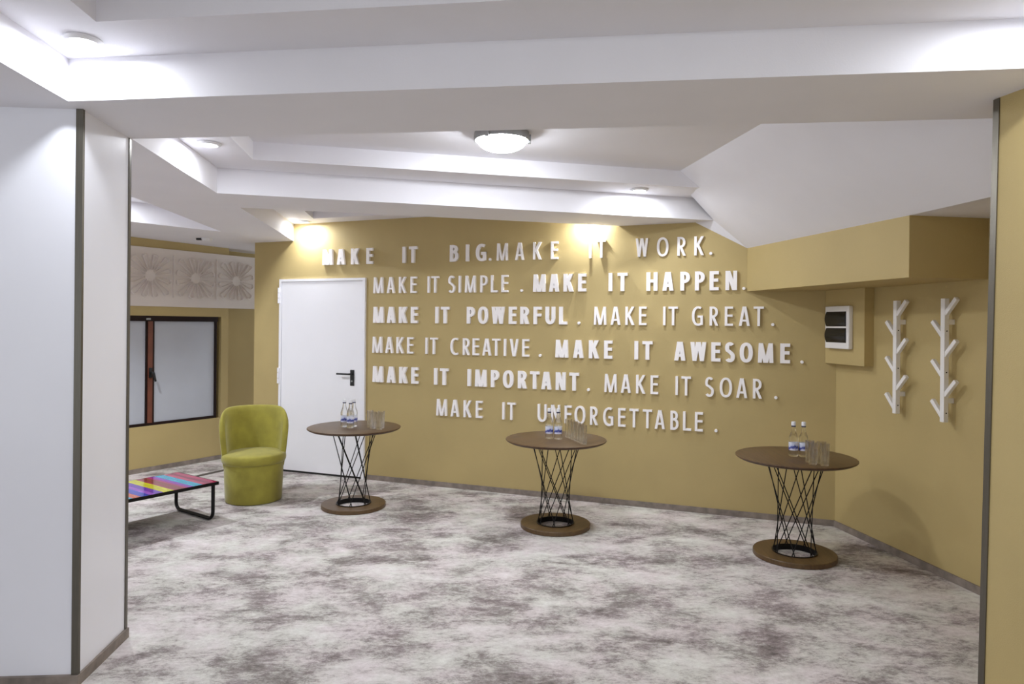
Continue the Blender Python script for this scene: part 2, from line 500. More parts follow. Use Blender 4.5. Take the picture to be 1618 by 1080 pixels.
# window wall with recessed opening, nook wall and its skirting
bm = nb(); slab(bm, rect(-2.3, 1.151, -0.02, 3.0), [rect(-1.1, 1.056, 0.50, 1.715)], t=0.25)
tag(obj('wall_left', bm, M['gold'], loc=(LA.x, LA.y, 0), rotz=LPHI), 'gold painted wall around the brown framed window', 'wall', kind='structure')
bm = nb(); slab(bm, rect(1.0, 3.2, -0.02, 3.0), t=0.15, y0=0.26)
tag(obj('wall_nook', bm, M['gold'], loc=(LA.x, LA.y, 0), rotz=LPHI), 'gold painted deeper wall beside the window', 'wall', kind='structure')

# skirtings
SK = 0.05
def skirt(name, label, u0, u1, origin, phi):
    bm = nb(); box(bm, u0, u1, -0.014, 0.004, 0.0, SK)
    tag(obj(name, bm, M['skirting'], loc=(origin.x, origin.y, 0), rotz=phi), label, 'skirting', kind='structure')
skirt('baseboard_back', 'grey stone skirting under the lettered wall', -0.035, 4.479, WA, WPHI)
skirt('baseboard_back_left', 'grey stone skirting left of the white door', -1.531, -1.18, WA, WPHI)
skirt('baseboard_right', 'grey stone skirting under the coat racks', 0.0, 3.0, RC, RPHI)
skirt('baseboard_left', 'grey stone skirting under the window', -2.3, 1.151, LA, LPHI)
bm = nb(); prism(bm, [(-1.944, 3.098), (-1.99, 3.595), (-5.2, 3.46), (-5.2, 2.845)], 0.0, 0.05)
tag(obj('baseboard_partition', bm, M['skirting']), 'grey stone skirting under the white partition', 'skirting', kind='structure')
bm = nb(); box(bm, 0.0, 1.3, -0.03, 0.03, 0.0, 0.005)
tag(obj('trim_4', bm, mat('dark_floor_strip', (84, 78, 74), 0.6, var=0.1), loc=(-3.42, 7.22, 0), rotz=R(63)), 'dark floor strip crossing the carpet behind the chair', 'floor strip', kind='structure')

# ------------------------------------------------------------------ downlights and the dome lamp
def downlight(x, y, label, power, f=ledge, drop=0.0, rad=0.055, spread=180):
    z = f(x, y) - drop
    t = thing('downlight', label, 'ceiling lamp', (x, y, z), 0, 'recessed downlights in the ceiling steps')
    bm = nb(); lathe(bm, [(rad, 0.0), (rad + 0.018, 0.0), (rad + 0.02, -0.006), (rad + 0.012, -0.014), (rad, -0.016), (rad - 0.004, -0.008)], 40, close=True)
    obj('trim_ring', bm, M['lamp_trim'], t, True)
    if drop:
        bm = nb(); lathe(bm, [(0, drop + 0.002), (rad + 0.012, drop + 0.002), (rad + 0.012, 0.0), (0, 0.0)], 32)
        obj('housing', bm, M['lamp_trim'], t, True)
    bm = nb(); lathe(bm, [(0, -0.004), (rad - 0.004, -0.004), (rad - 0.004, -0.0015), (0, -0.0015)], 40)
    obj('diffuser', bm, M['lamp_face'], t)
    ld = bpy.data.lights.new('bulb', 'AREA'); ld.shape = 'DISK'; ld.size = 2 * rad - 0.01
    ld.energy = power; ld.color = (0.90, 0.94, 1.0); ld.spread = R(spread)
    l = bpy.data.objects.new('bulb', ld); COL.objects.link(l); l.parent = t; l.location = (0, 0, -0.02)
    return t
downlight(-1.76, 2.80, 'round white downlight in the near left ceiling corner above the partition', PW['a'])
downlight(1.80, 2.24, 'round white downlight in the near right ceiling corner, outside the frame', PW['b'])
downlight(-1.50, -1.24, 'added round white downlight, unseen behind the viewer on the left', PW['r'])  # both rear downlights are added out of view to light the foreground
downlight(2.48, -1.24, 'added round white downlight, unseen behind the viewer on the right', PW['r'])
downlight(-1.926, 4.338, 'round white downlight at left of the stepped ceiling behind the beam', PW['c'])
downlight(1.03, 5.612, 'round white downlight in the stepped ceiling above the word WORK', PW['d'])
downlight(-2.25, 7.41, 'round white downlight in the recess above the white door', PW['e'])
downlight(0.70, 6.36, 'small white downlight in the narrow recess above the first row of letters', PW['f'], drop=0.075, rad=0.03)
downlight(-3.75, 5.93, 'round white downlight in the triangular recess by the window', PW['g'])

def dome_lamp(x, y, label, power):
    z = upper(x, y)
    t = thing('dome_ceiling_lamp', label, 'ceiling lamp', (x, y, z))
    bm = nb(); lathe(bm, [(0, 0.0), (0.165, 0.0), (0.178, -0.010), (0.182, -0.060), (0.176, -0.064), (0.166, -0.060), (0.164, -0.040), (0, -0.036)], 56)
    obj('rim', bm, M['nickel'], t, True)
    bm = nb()
    prof = [(0.160, -0.042), (0.162, -0.056)] + [(0.162 * math.cos(a), -0.056 - 0.074 * math.sin(a)) for a in [R(k * 10) for k in range(1, 9)]] + [(0, -0.130)]
    lathe(bm, prof, 56)
    obj('glass_dome', bm, power, t, True, angle=80)
    for k in (0.0, 2.1, 4.2):
        bm = nb(); box(bm, 0.166, 0.190, -0.014, 0.014, -0.076, -0.02, 0.003)
        obj('clip', bm, M['nickel'], t, rotz=k + R(0))
    return t
dome_lamp(-0.077, 4.46, 'glowing opal dome lamp on the ceiling behind the beam', M['dome'])
dome_lamp(0.35, 0.9, 'added opal dome lamp on the ceiling above the viewer, unseen outside the frame', M['dome_added'])  # no lamp known here; added to light the near room and beam face

t = thing('smoke_detector', 'small white smoke detector on the ceiling near the window', 'smoke detector', (-3.319, 7.451, soffit(0, 7.451)))
bm = nb(); lathe(bm, [(0, 0.0), (0.055, 0.0), (0.055, -0.014), (0.047, -0.03), (0.02, -0.036), (0, -0.036)], 32)
obj('body', bm, M['lamp_trim'], t, True)
bm = nb(); box(bm, -0.11, -0.058, -0.02, 0.02, -0.022, -0.002, 0.004)
obj('vent', bm, M['black'], t)

# ------------------------------------------------------------------ door
t = thing('door_1', 'plain white steel door with black lever handle', 'door', (WA.x, WA.y, 0), WPHI); t['kind'] = 'structure'
bm = nb()
for a, b, c, d in ((-1.165, -1.135, 0.0, 2.135), (-0.085, -0.055, 0.0, 2.135), (-1.135, -0.085, 2.107, 2.135)):
    box(bm, a, b, -0.030, 0.0, c, d)
obj('door_frame', bm, M['door'], t)
bm = nb(); box(bm, -1.131, -0.089, -0.024, 0.0, 0.022, 2.103, 0.002)
obj('door_leaf', bm, M['door'], t)
bm = nb(); box(bm, -1.135, -0.085, -0.012, 0.0, 0.0, 0.022)
obj('door_gap_shade', bm, M['black'], t)  # black bar stands in for the shadow in the gap under the door
for z0 in (1.865, 0.975):
    bm = nb()
    for k in range(3):
        lathe(bm, [(0, z0 + k * 0.059 + 0.002), (0.014, z0 + k * 0.059 + 0.002), (0.014, z0 + k * 0.059 + 0.057), (0, z0 + k * 0.059 + 0.057)], 16, cx=-1.162, cy=-0.036)
    obj('hinge', bm, M['door'], t, True)
bm = nb(); box(bm, -0.229, -0.181, -0.034, -0.024, 0.986, 1.156, 0.004)
h = obj('handle_plate', bm, M['black'], t)
bm = nb(); tube(bm, [(-0.205, -0.03, 1.112), (-0.205, -0.07, 1.112), (-0.213, -0.08, 1.112), (-0.235, -0.082, 1.112), (-0.365, -0.082, 1.112)], 0.010, 12)
obj('lever', bm, M['black'], h, True)
bm = nb(); lathe(bm, [(0, 0), (0.010, 0), (0.010, 0.004), (0, 0.004)], 20)
for v_ in bm.verts: v_.co = Vector((-0.205 + v_.co.x, -0.034 - v_.co.z, 1.035 + v_.co.y))
obj('lock_cylinder', bm, M['nickel'], h)

# ------------------------------------------------------------------ window
t = thing('window_1', 'brown framed window with white frosted panes', 'window', (LA.x, LA.y, 0), LPHI); t['kind'] = 'structure'
yb = 0.035
bm = nb()
box(bm, -1.1, 1.015, yb - 0.03, yb + 0.06, 1.655, 1.715); box(bm, -1.1, 1.015, yb - 0.01, yb + 0.06, 0.50, 0.53)
box(bm, 0.99, 1.015, yb - 0.01, yb + 0.06, 0.53, 1.655); box(bm, -1.1, -1.06, yb - 0.01, yb + 0.06, 0.53, 1.655)
obj('window_frame', bm, M['frame'], t)
bm = nb(); box(bm, 0.178, 0.230, yb - 0.015, yb + 0.05, 0.53, 1.655)
mu = obj('mullion', bm, M['mullion'], t)
bm = nb(); box(bm, 0.158, 0.178, yb - 0.005, yb + 0.05, 0.53, 1.655); box(bm, 0.230, 0.254, yb - 0.005, yb + 0.05, 0.53, 1.655)
obj('gasket', bm, M['frame'], t)
bm = nb(); box(bm, 0.254, 0.99, yb + 0.01, yb + 0.03, 0.53, 1.655)
obj('pane', bm, M['frost'], t)
bm = nb(); box(bm, -1.06, 0.158, yb + 0.01, yb + 0.03, 0.53, 1.655)
obj('pane', bm, M['frost'], t)
bm = nb(); box(bm, 0.186, 0.222, yb - 0.03, yb - 0.015, 1.03, 1.14, 0.004)
tube(bm, [(0.204, yb - 0.02, 1.09), (0.204, yb - 0.06, 1.09), (0.215, yb - 0.07, 1.085), (0.235, yb - 0.07, 0.99)], 0.011, 10)
obj('window_handle', bm, M['black'], t, True)
bm = nb(); box(bm, 0.14, 0.19, yb - 0.045, yb - 0.03, 1.668, 1.69, 0.003)
obj('bracket', bm, M['nickel'], t)
bm = nb(); box(bm, 1.016, 1.056, yb + 0.05, yb + 0.06, 0.50, 1.715)
obj('reveal', bm, M['gold'], t)

# ------------------------------------------------------------------ relief panel over the window
t = thing('relief_panel', 'cream frieze panel with raised flower motifs above the window', 'wall panel', (LA.x, LA.y, 0), LPHI)
bm = nb(); box(bm, -0.75, 1.62, -0.025, -0.001, 1.819, 2.466, 0.004)
obj('backing_board', bm, M['relief'], t)
def petal(bm, a, cz):
    ca, sa = math.cos(a), math.sin(a)
    ext = 0.235 / max(abs(ca), abs(sa)) if True else 0.24
    ext = min(ext, 0.285)
    r0, r1 = 0.060, ext
    n = 14; pts = []
    w1 = 0.035
    for k in range(n + 1):                     # tear drop outline, wide and round at the rim
        s = k / n
        w = 0.006 + (w1 - 0.006) * s ** 0.9
        pts.append((r0 + (r1 - r0 - w1 * 0.6) * s, w))
    arc = [(r1 - w1 * 0.6 + w1 * 0.6 * math.sin(q), w1 * math.cos(q)) for q in [R(15 * j) for j in range(1, 6)]]
    up = pts + arc; lo = [(x, -y) for x, y in reversed(up)]
    loop = up + [(r1, 0)] + lo
    def ring(scale_w, y, inset):
        out = []
        for x, w in loop:
            x2 = r0 + inset + (x - r0) * (1 - 2 * inset / (r1 - r0)); w2 = w * scale_w
            out.append(bm.verts.new((x2 * ca - w2 * sa, y, cz + x2 * sa + w2 * ca)))
        return out
    A = ring(1.0, -0.024, 0.0); B = ring(0.97, -0.050, 0.001); C = ring(0.76, -0.055, 0.009); D_ = ring(0.60, -0.034, 0.016)
    for P, Q in ((A, B), (B, C), (C, D_)):
        for i in range(len(P)):
            j = (i + 1) % len(P); bm.faces.new((P[i], P[j], Q[j], Q[i]))
    bm.faces.new(D_)
for cu in (-0.37, 0.165, 0.70, 1.235):
    bm = nb()
    for k in range(12): petal(bm, R(15 + 30 * k), 2.155)
    for v_ in bm.verts: v_.co.x += cu
    obj('flower_relief', bm, M['relief'], t, True, angle=35)
for cu in (-0.10, 0.433, 0.968):
    bm = nb(); box(bm, cu - 0.006, cu + 0.006, -0.045, -0.023, 1.92, 2.40, 0.003)
    obj('rib', bm, M['relief'], t)

# ------------------------------------------------------------------ raised letters on the wall
CAP = 0.168
ROW_NAME = ['top', 'second', 'third', 'fourth', 'fifth', 'bottom']
ROWS = [
    (2.281, [   # [2.28, 2.281]
        ('B', 'MAKE', [('M', -0.534, 0.126), ('A', -0.363, 0.097), ('K', -0.188, 0.092), ('E', -0.006, 0.079)]),
        ('B', 'IT', [('I', 0.405, 0.037), ('T', 0.510, 0.091)]),
        ('B', 'BIG', [('B', 0.977, 0.093), ('I', 1.124, 0.038), ('G', 1.271, 0.110)]),
        ('R', '.', [('.', 1.367, 0.029)]),
        ('R', 'MAKE', [('M', 1.497, 0.120), ('A', 1.678, 0.094), ('K', 1.858, 0.083), ('E', 2.031, 0.074)]),
        ('R', 'IT', [('I', 2.381, 0.023), ('T', 2.486, 0.080)]),
        ('R', 'WORK', [('W', 2.862, 0.112), ('O', 3.049, 0.100), ('R', 3.216, 0.069), ('K', 3.367, 0.076)]),
        ('R', '.', [('.', 3.468, 0.025)]),
    ]),
    (1.970, [   # [1.97, 1.97]
        ('R', 'MAKE', [('M', 0.102, 0.121), ('A', 0.252, 0.100), ('K', 0.391, 0.081), ('E', 0.520, 0.074)]),
        ('R', 'IT', [('I', 0.693, 0.025), ('T', 0.767, 0.089)]),
        ('R', 'SIMPLE', [('S', 0.952, 0.076), ('I', 1.042, 0.022), ('M', 1.159, 0.119), ('P', 1.305, 0.076), ('L', 1.416, 0.071), ('E', 1.526, 0.072)]),
        ('R', '.', [('.', 1.701, 0.030)]),
        ('B', 'MAKE', [('M', 1.882, 0.128), ('A', 2.030, 0.100), ('K', 2.172, 0.099), ('E', 2.306, 0.082)]),
        ('B', 'IT', [('I', 2.575, 0.035), ('T', 2.687, 0.088)]),
        ('B', 'HAPPEN', [('H', 2.956, 0.099), ('A', 3.099, 0.101), ('P', 3.249, 0.082), ('P', 3.376, 0.083), ('E', 3.498, 0.079), ('N', 3.641, 0.098)]),
        ('R', '.', [('.', 3.746, 0.025)]),
    ]),
    (1.659, [   # [1.657, 1.662]
        ('B', 'MAKE', [('M', 0.106, 0.128), ('A', 0.259, 0.101), ('K', 0.400, 0.099), ('E', 0.531, 0.083)]),
        ('B', 'IT', [('I', 0.790, 0.037), ('T', 0.882, 0.099)]),
        ('B', 'POWERFUL', [('P', 1.166, 0.089), ('O', 1.299, 0.110), ('W', 1.459, 0.144), ('E', 1.611, 0.083), ('R', 1.736, 0.094), ('F', 1.867, 0.081), ('U', 1.995, 0.096), ('L', 2.122, 0.078)]),
        ('R', '.', [('.', 2.276, 0.030)]),
        ('R', 'MAKE', [('M', 2.480, 0.116), ('A', 2.625, 0.090), ('K', 2.758, 0.080), ('E', 2.876, 0.067)]),
        ('R', 'IT', [('I', 3.069, 0.022), ('T', 3.147, 0.089)]),
        ('R', 'GREAT', [('G', 3.358, 0.093), ('R', 3.499, 0.078), ('E', 3.624, 0.066), ('A', 3.752, 0.089), ('T', 3.869, 0.080)]),
        ('R', '.', [('.', 3.983, 0.025)]),
    ]),
    (1.345, [   # [1.343, 1.346]
        ('R', 'MAKE', [('M', 0.096, 0.119), ('A', 0.240, 0.094), ('K', 0.368, 0.088), ('E', 0.487, 0.077)]),
        ('R', 'IT', [('I', 0.675, 0.024), ('T', 0.758, 0.085)]),
        ('R', 'CREATIVE', [('C', 0.993, 0.094), ('R', 1.120, 0.077), ('E', 1.224, 0.070), ('A', 1.341, 0.090), ('T', 1.441, 0.086), ('I', 1.534, 0.025), ('V', 1.630, 0.089), ('E', 1.749, 0.069)]),
        ('R', '.', [('.', 1.895, 0.031)]),
        ('B', 'MAKE', [('M', 2.112, 0.122), ('A', 2.274, 0.100), ('K', 2.424, 0.094), ('E', 2.560, 0.079)]),
        ('B', 'IT', [('I', 2.820, 0.033), ('T', 2.921, 0.091)]),
        ('B', 'AWESOME', [('A', 3.209, 0.099), ('W', 3.368, 0.128), ('E', 3.518, 0.073), ('S', 3.635, 0.084), ('O', 3.770, 0.108), ('M', 3.928, 0.122), ('E', 4.083, 0.074)]),
        ('R', '.', [('.', 4.216, 0.027)]),
    ]),
    (1.036, [   # [1.037, 1.034]
        ('B', 'MAKE', [('M', 0.106, 0.133), ('A', 0.265, 0.101), ('K', 0.410, 0.099), ('E', 0.543, 0.085)]),
        ('B', 'IT', [('I', 0.782, 0.040), ('T', 0.878, 0.101)]),
        ('B', 'IMPORTANT', [('I', 1.154, 0.038), ('M', 1.281, 0.129), ('P', 1.432, 0.086), ('O', 1.571, 0.112), ('R', 1.717, 0.087), ('T', 1.843, 0.093), ('A', 1.961, 0.102), ('N', 2.104, 0.097), ('T', 2.236, 0.092)]),
        ('R', '.', [('.', 2.374, 0.033)]),
        ('R', 'MAKE', [('M', 2.585, 0.116), ('A', 2.726, 0.088), ('K', 2.862, 0.085), ('E', 2.986, 0.066)]),
        ('R', 'IT', [('I', 3.184, 0.023), ('T', 3.266, 0.082)]),
        ('R', 'SOAR', [('S', 3.466, 0.074), ('O', 3.604, 0.105), ('A', 3.736, 0.087), ('R', 3.864, 0.076)]),
        ('R', '.', [('.', 4.013, 0.025)]),
    ]),
    (0.724, [   # [0.724, 0.725]
        ('R', 'MAKE', [('M', 0.853, 0.116), ('A', 1.000, 0.092), ('K', 1.139, 0.087), ('E', 1.265, 0.075)]),
        ('R', 'IT', [('I', 1.524, 0.026), ('T', 1.607, 0.088)]),
        ('R', 'UNFORGETTABLE', [('U', 1.922, 0.089), ('N', 2.055, 0.087), ('F', 2.180, 0.068), ('O', 2.295, 0.104), ('R', 2.430, 0.072), ('G', 2.565, 0.097), ('E', 2.692, 0.065), ('T', 2.804, 0.081), ('T', 2.926, 0.086), ('A', 3.037, 0.089), ('B', 3.167, 0.071), ('L', 3.277, 0.063), ('E', 3.379, 0.065)]),
        ('R', '.', [('.', 3.525, 0.025)]),
    ]),
]

WIDTH = {'BA': .098, 'BK': .096, 'BE': .078, 'BI': .035, 'BM': .126, 'BT': .093, 'BP': .084, 'BO': .108, 'BR': .090, 'BN': .097,
         'RA': .090, 'RE': .069, 'RI': .0225, 'RK': .083, 'RM': .117, 'RO': .103, 'RR': .074, 'RT': .084, 'RS': .075, 'R.': .026, 'BW': .136, 'RG': .094}
def arc(cx, cy, rx, ry, a0, a1, n=18, e=2.3):
    pts = []
    for k in range(n + 1):
        a = R(a0 + (a1 - a0) * k / n); c_, s_ = math.cos(a), math.sin(a)
        pts.append((cx + rx * math.copysign(abs(c_) ** (2 / e), c_), cy + ry * math.copysign(abs(s_) ** (2 / e), s_)))
    return pts

class Glyph:
    """white letter built of strokes, each a prism standing off the wall by a hair's difference"""
    def __init__(self, depth):
        self.bm = nb(); self.d = depth; self.k = 0
    def prism_quads(self, left, right, closed=False):
        d = self.d - 0.0002 * self.k; self.k += 1
        bm = self.bm; n = len(left)
        Lf = [bm.verts.new((x, -d, z)) for x, z in left]; Rf = [bm.verts.new((x, -d, z)) for x, z in right]
        Lb = [bm.verts.new((x, 0.0, z)) for x, z in left]; Rb = [bm.verts.new((x, 0.0, z)) for x, z in right]
        m = n if closed else n - 1
        for i in range(m):
            j = (i + 1) % n
            bm.faces.new((Lf[i], Lf[j], Rf[j], Rf[i])); bm.faces.new((Lb[i], Rb[i], Rb[j], Lb[j]))
            bm.faces.new((Lf[i], Lb[i], Lb[j], Lf[j])); bm.faces.new((Rf[i], Rf[j], Rb[j], Rb[i]))
        if not closed:
            bm.faces.new((Lf[0], Rf[0], Rb[0], Lb[0])); bm.faces.new((Lf[-1], Lb[-1], Rb[-1], Rf[-1]))
    def bar(self, x0, x1, z0, z1): self.prism_quads([(x0, z0), (x0, z1)], [(x1, z0), (x1, z1)])
    def para(self, xb, xt, th, z0=0.0, z1=CAP): self.prism_quads([(xb - th / 2, z0), (xt - th / 2, z1)], [(xb + th / 2, z0), (xt + th / 2, z1)])
    def stroke(self, pts, t, closed=False, th=None):
        """ribbon of width t where it runs upright and th where it runs level"""
        n = len(pts); Lp, Rp = [], []
        for i in range(n):
            if closed: a, b = pts[i - 1], pts[(i + 1) % n]
            else: a, b = pts[max(i - 1, 0)], pts[min(i + 1, n - 1)]
            dx, dz = b[0] - a[0], b[1] - a[1]; l = math.hypot(dx, dz) or 1
            nx, nz = -dz / l, dx / l
            w = t if th is None else t * nx * nx + th * nz * nz
            Lp.append((pts[i][0] + nx * w / 2, pts[i][1] + nz * w / 2)); Rp.append((pts[i][0] - nx * w / 2, pts[i][1] - nz * w / 2))
        self.prism_quads(Lp, Rp, closed)

def glyph(ch, w, bold):
    h = CAP
    t = 0.0345 if bold else 0.0215
    tb = 0.028 if bold else 0.019
    g = Glyph(0.030)
    x0, x1 = -w / 2, w / 2
    if ch in 'EFL':
        g.bar(x0, x0 + t, 0, h)
        if ch in 'EL': g.bar(x0, x1, 0, tb)
        if ch in 'EF': g.bar(x0, x1, h - tb, h); g.bar(x0, x1 - 0.004, h * 0.53 - tb / 2, h * 0.53 + tb / 2)
    elif ch == 'I': g.bar(-t / 2, t / 2, 0, h)
    elif ch == 'T': g.bar(-t / 2, t / 2, 0, h); g.bar(x0, x1, h - tb, h)
    elif ch == 'H': g.bar(x0, x0 + t, 0, h); g.bar(x1 - t, x1, 0, h); g.bar(x0, x1, h * 0.53 - tb / 2, h * 0.53 + tb / 2)
    elif ch == 'A':
        td = t * 1.05
        g.para(x0 + td / 2, -td * 0.18, td); g.para(x1 - td / 2, td * 0.18, td)
        q = 0.27; g.bar(x0 * (1 - q) + 0.004, x1 * (1 - q) - 0.004, h * q - tb * 0.4, h * q + tb * 0.5)
    elif ch == 'V':
        td = t * 1.05; g.para(-td * 0.15, x0 + td / 2, td); g.para(td * 0.15, x1 - td / 2, td)
    elif ch == 'W':
        td = t * 0.98; q = w * 0.235
        g.para(-q, x0 + td / 2, td); g.para(-q, -td * 0.12, td); g.para(q, td * 0.12, td); g.para(q, x1 - td / 2, td)
    elif ch == 'M':
        td = t * 0.95
        g.para(x0 + td / 2, x0 + td / 2 + 0.006, td); g.para(x1 - td / 2, x1 - td / 2 - 0.006, td)
        g.para(-td * 0.12, x0 + td / 2 + 0.008, td); g.para(td * 0.12, x1 - td / 2 - 0.008, td)
    elif ch == 'N':
        td = t * 1.0
        g.bar(x0, x0 + td * 0.92, 0, h); g.bar(x1 - td * 0.92, x1, 0, h); g.para(x1 - td * 0.62, x0 + td * 0.62, td * 1.12)
    elif ch == 'K':
        g.bar(x0, x0 + t, 0, h)
        td = t * 1.15
        g.para(x0 + t * 0.85, x1 - td * 0.55, td, h * 0.42, h); g.para(x1 - td / 2, x0 + t * 1.25, td, 0, h * 0.60)
    elif ch == 'O': g.stroke(arc(0, h / 2, w / 2 - t / 2, h / 2 - tb / 2 + 0.002, 0, 360 - 360 / 40, 39), t, True, tb)
    elif ch == 'C': g.stroke(arc(w * 0.12, h / 2, w * 0.62 - t / 2, h / 2 - tb / 2 + 0.002, 64, 296, 30), t, False, tb)
    elif ch == 'G':
        g.stroke(arc(w * 0.08, h / 2, w * 0.58 - t / 2, h / 2 - tb / 2 + 0.002, 62, 300, 32), t, False, tb)
        g.bar(x1 - t, x1, 0.006, h * 0.53); g.bar(w * 0.02, x1, h * 0.53 - tb, h * 0.53)
    elif ch == 'U':
        xr = w / 2 - t / 2; ry = h * 0.30
        g.stroke([(-xr, h), (-xr, ry)] + arc(0, ry + tb / 2, xr, ry, 180, 360, 20)[1:-1] + [(xr, ry), (xr, h)], t, False, tb)
    elif ch == 'S':
        rx = w / 2 - t / 2; top = h * 0.27 - tb / 2 + 0.001; ct = h * 0.73; cb = h * 0.27
        pts = arc(0, ct - 0.001, rx * 0.93, top + 0.003, 38, 215, 16) + [(-rx * 0.42, h * 0.565), (rx * 0.10, h * 0.50), (rx * 0.62, h * 0.425)] + arc(0, cb + 0.001, rx, top + 0.003, 20, -145, 16)
        g.stroke(pts, t, False, tb * 1.02)
    elif ch in 'PRB':
        g.bar(x0, x0 + t, 0, h)
        bw = w - t / 2
        zb = h * 0.44 if ch != 'B' else h * 0.53
        def bowl(z0, z1, ww):
            ry = (z1 - z0) / 2 - tb / 2; rx = ww - t * 0.5 - t * 0.5
            cx = x0 + t * 0.5
            mid = (z0 + z1) / 2
            s = rx * 0.35
            g.stroke([(cx, z1 - tb / 2), (cx + s, z1 - tb / 2)] + arc(cx + s, mid, rx - s, ry, 90, -90, 16, 2.2)[1:-1] + [(cx + s, z0 + tb / 2), (cx, z0 + tb / 2)], t, False, tb)
        if ch == 'P': bowl(h * 0.40, h, w)
        if ch == 'R':
            bowl(h * 0.43, h, w - 0.004)
            td = t * 1.1; g.para(x1 - td / 2, x0 + t * 1.35, td, 0, h * 0.47)
        if ch == 'B': bowl(h * 0.50, h, w - 0.006); bowl(0, h * 0.50 + tb, w)
    return g.bm

proto = {}
def letter_mesh(ch, w, weight):
    key = weight + ch
    w = WIDTH.get(key, w)
    if key not in proto:
        if ch == '.':
            bm = nb(); lathe(bm, [(0, 0), (0.0135, 0), (0.0135, 0.026), (0.0115, 0.028), (0, 0.028)], 24)
            for v_ in bm.verts: v_.co = Vector((v_.co.x, -v_.co.z, 0.0135 + v_.co.y))
        else:
            bm = glyph(ch, w, weight == 'B')
        bmesh.ops.recalc_face_normals(bm, faces=bm.faces)
        me = bpy.data.meshes.new('wall_letter'); bm.to_mesh(me); bm.free(); me.materials.append(M['letter'])
        proto[key] = me
    return proto[key]
ORD = ['first', 'second', 'third']
for (zrow, words), rname in zip(ROWS, ROW_NAME):
    sent = [w for k, w, _ in words if w not in ('MAKE', 'IT', '.')]
    si = 0; wi = 0
    for weight, word, ls in words:
        if word not in ('MAKE', 'IT', '.'): cur = word
        else: cur = sent[min(si, len(sent) - 1)]
        for n, (ch, u, w) in enumerate(ls):
            p = wall_pt(u, -0.001)
            o = bpy.data.objects.new('wall_letter' if ch != '.' else 'wall_full_stop', letter_mesh(ch, w, weight))
            COL.objects.link(o); o.location = (p.x, p.y, zrow); o.rotation_euler = (0, 0, WPHI)
            style = 'bold' if weight == 'B' else 'thin'
            if ch == '.':
                o['label'] = 'small white full stop after %s in the %s row of wall lettering' % (cur, rname); o['category'] = 'full stop'
            else:
                same = [q[0] for q in ls]
                nth = ''
                if same.count(ch) > 1: nth = ORD[same[:n].count(ch)] + ' '
                if word in ('MAKE', 'IT'):
                    o['label'] = '%s white letter %s in the word %s before %s, %s row of wall lettering' % (style, ch, word, cur, rname)
                else:
                    o['label'] = '%s white %sletter %s in the word %s, %s row of wall lettering' % (style, nth, ch, word, rname)
                o['category'] = 'letter'
            o['group'] = 'white raised letters on the gold wall'
        if word == '.': pass
        elif word not in ('MAKE', 'IT') :
            nxt = si + 1
        if word == '.': si = min(si + 1, len(sent) - 1)

# ------------------------------------------------------------------ fuse box and coat racks on the right wall
t = thing('fuse_box', 'white fuse box cover with two smoked windows on the gold casing', 'fuse box', (RC.x, RC.y, 0), RPHI)
bm = nb(); box(bm, 0.022, 0.328, -0.120, -0.0795, 1.482, 1.825, 0.008, 3)
obj('cover', bm, M['hook'], t, True)
for z0, z1 in ((1.532, 1.648), (1.662, 1.780)):
    bm = nb()
    n = 10; prof = []
    for k in range(n + 1):
        s = k / n; prof.append((-0.121 - 0.016 * math.sin(math.pi * s), z0 + (z1 - z0) * s))
    for (ya, za), (yb_, zb) in zip(prof, prof[1:]):
        vs = [bm.verts.new(c) for c in ((0.042, ya, za), (0.298, ya, za), (0.298, yb_, zb), (0.042, yb_, zb))]
        bm.faces.new(vs)
    for x in (0.042, 0.298):
        bm.faces.new([bm.verts.new((x, y, z)) for y, z in prof])
    bm.faces.new([bm.verts.new(c) for c in ((0.042, -0.119, z0), (0.298, -0.119, z0), (0.298, -0.119, z1), (0.042, -0.119, z1))])
    bmesh.ops.remove_doubles(bm, verts=bm.verts, dist=1e-5)
    obj('smoked_window', bm, M['dark_window'], t, True)

def coat_rack(u, label):
    p = RC + RD * u
    t = thing('coat_rack', label, 'coat rack', (p.x, p.y, 1.040), RPHI, 'white branch coat racks on the right wall')
    b = 0.0175; out = 0.045
    bm = nb(); box(bm, -b, b, -out - 2 * b, -out, 0.0, 0.808, 0.003)
    post = obj('post', bm, M['hook'], t)
    for z in (0.14, 0.655):
        bm = nb(); box(bm, -0.013, 0.013, -out, 0.0, z - 0.017, z + 0.017, 0.002)
        obj('standoff', bm, M['hook'], t)
    for k, (z, sgn) in enumerate(((0.035, -1), (0.175, 1), (0.30, -1), (0.435, 1), (0.56, -1), (0.705, 1))):
        bm = nb(); box(bm, -0.0135, 0.0135, -0.0135, 0.0135, 0.0, 0.135, 0.003)
        rot = Matrix.Translation((sgn * 0.010, -out - b, z)) @ Matrix.Rotation(sgn * R(42), 4, 'Y')
        bmesh.ops.transform(bm, matrix=rot, verts=bm.verts)
        obj('peg', bm, M['hook'], t)
    for z in (0.06, 0.325, 0.595):
        bm = nb(); lathe(bm, [(0, 0), (0.0045, 0), (0.0045, 0.0015), (0, 0.0015)], 12)
        for v_ in bm.verts: v_.co = Vector((b + v_.co.z, -out - b + v_.co.x, z + v_.co.y))
        obj('screw', bm, M['black_metal'], post)
    return t
coat_rack(0.787, 'white branch shaped coat rack nearer the fuse box')
coat_rack(1.230, 'white branch shaped coat rack farther from the fuse box, by the near wall')

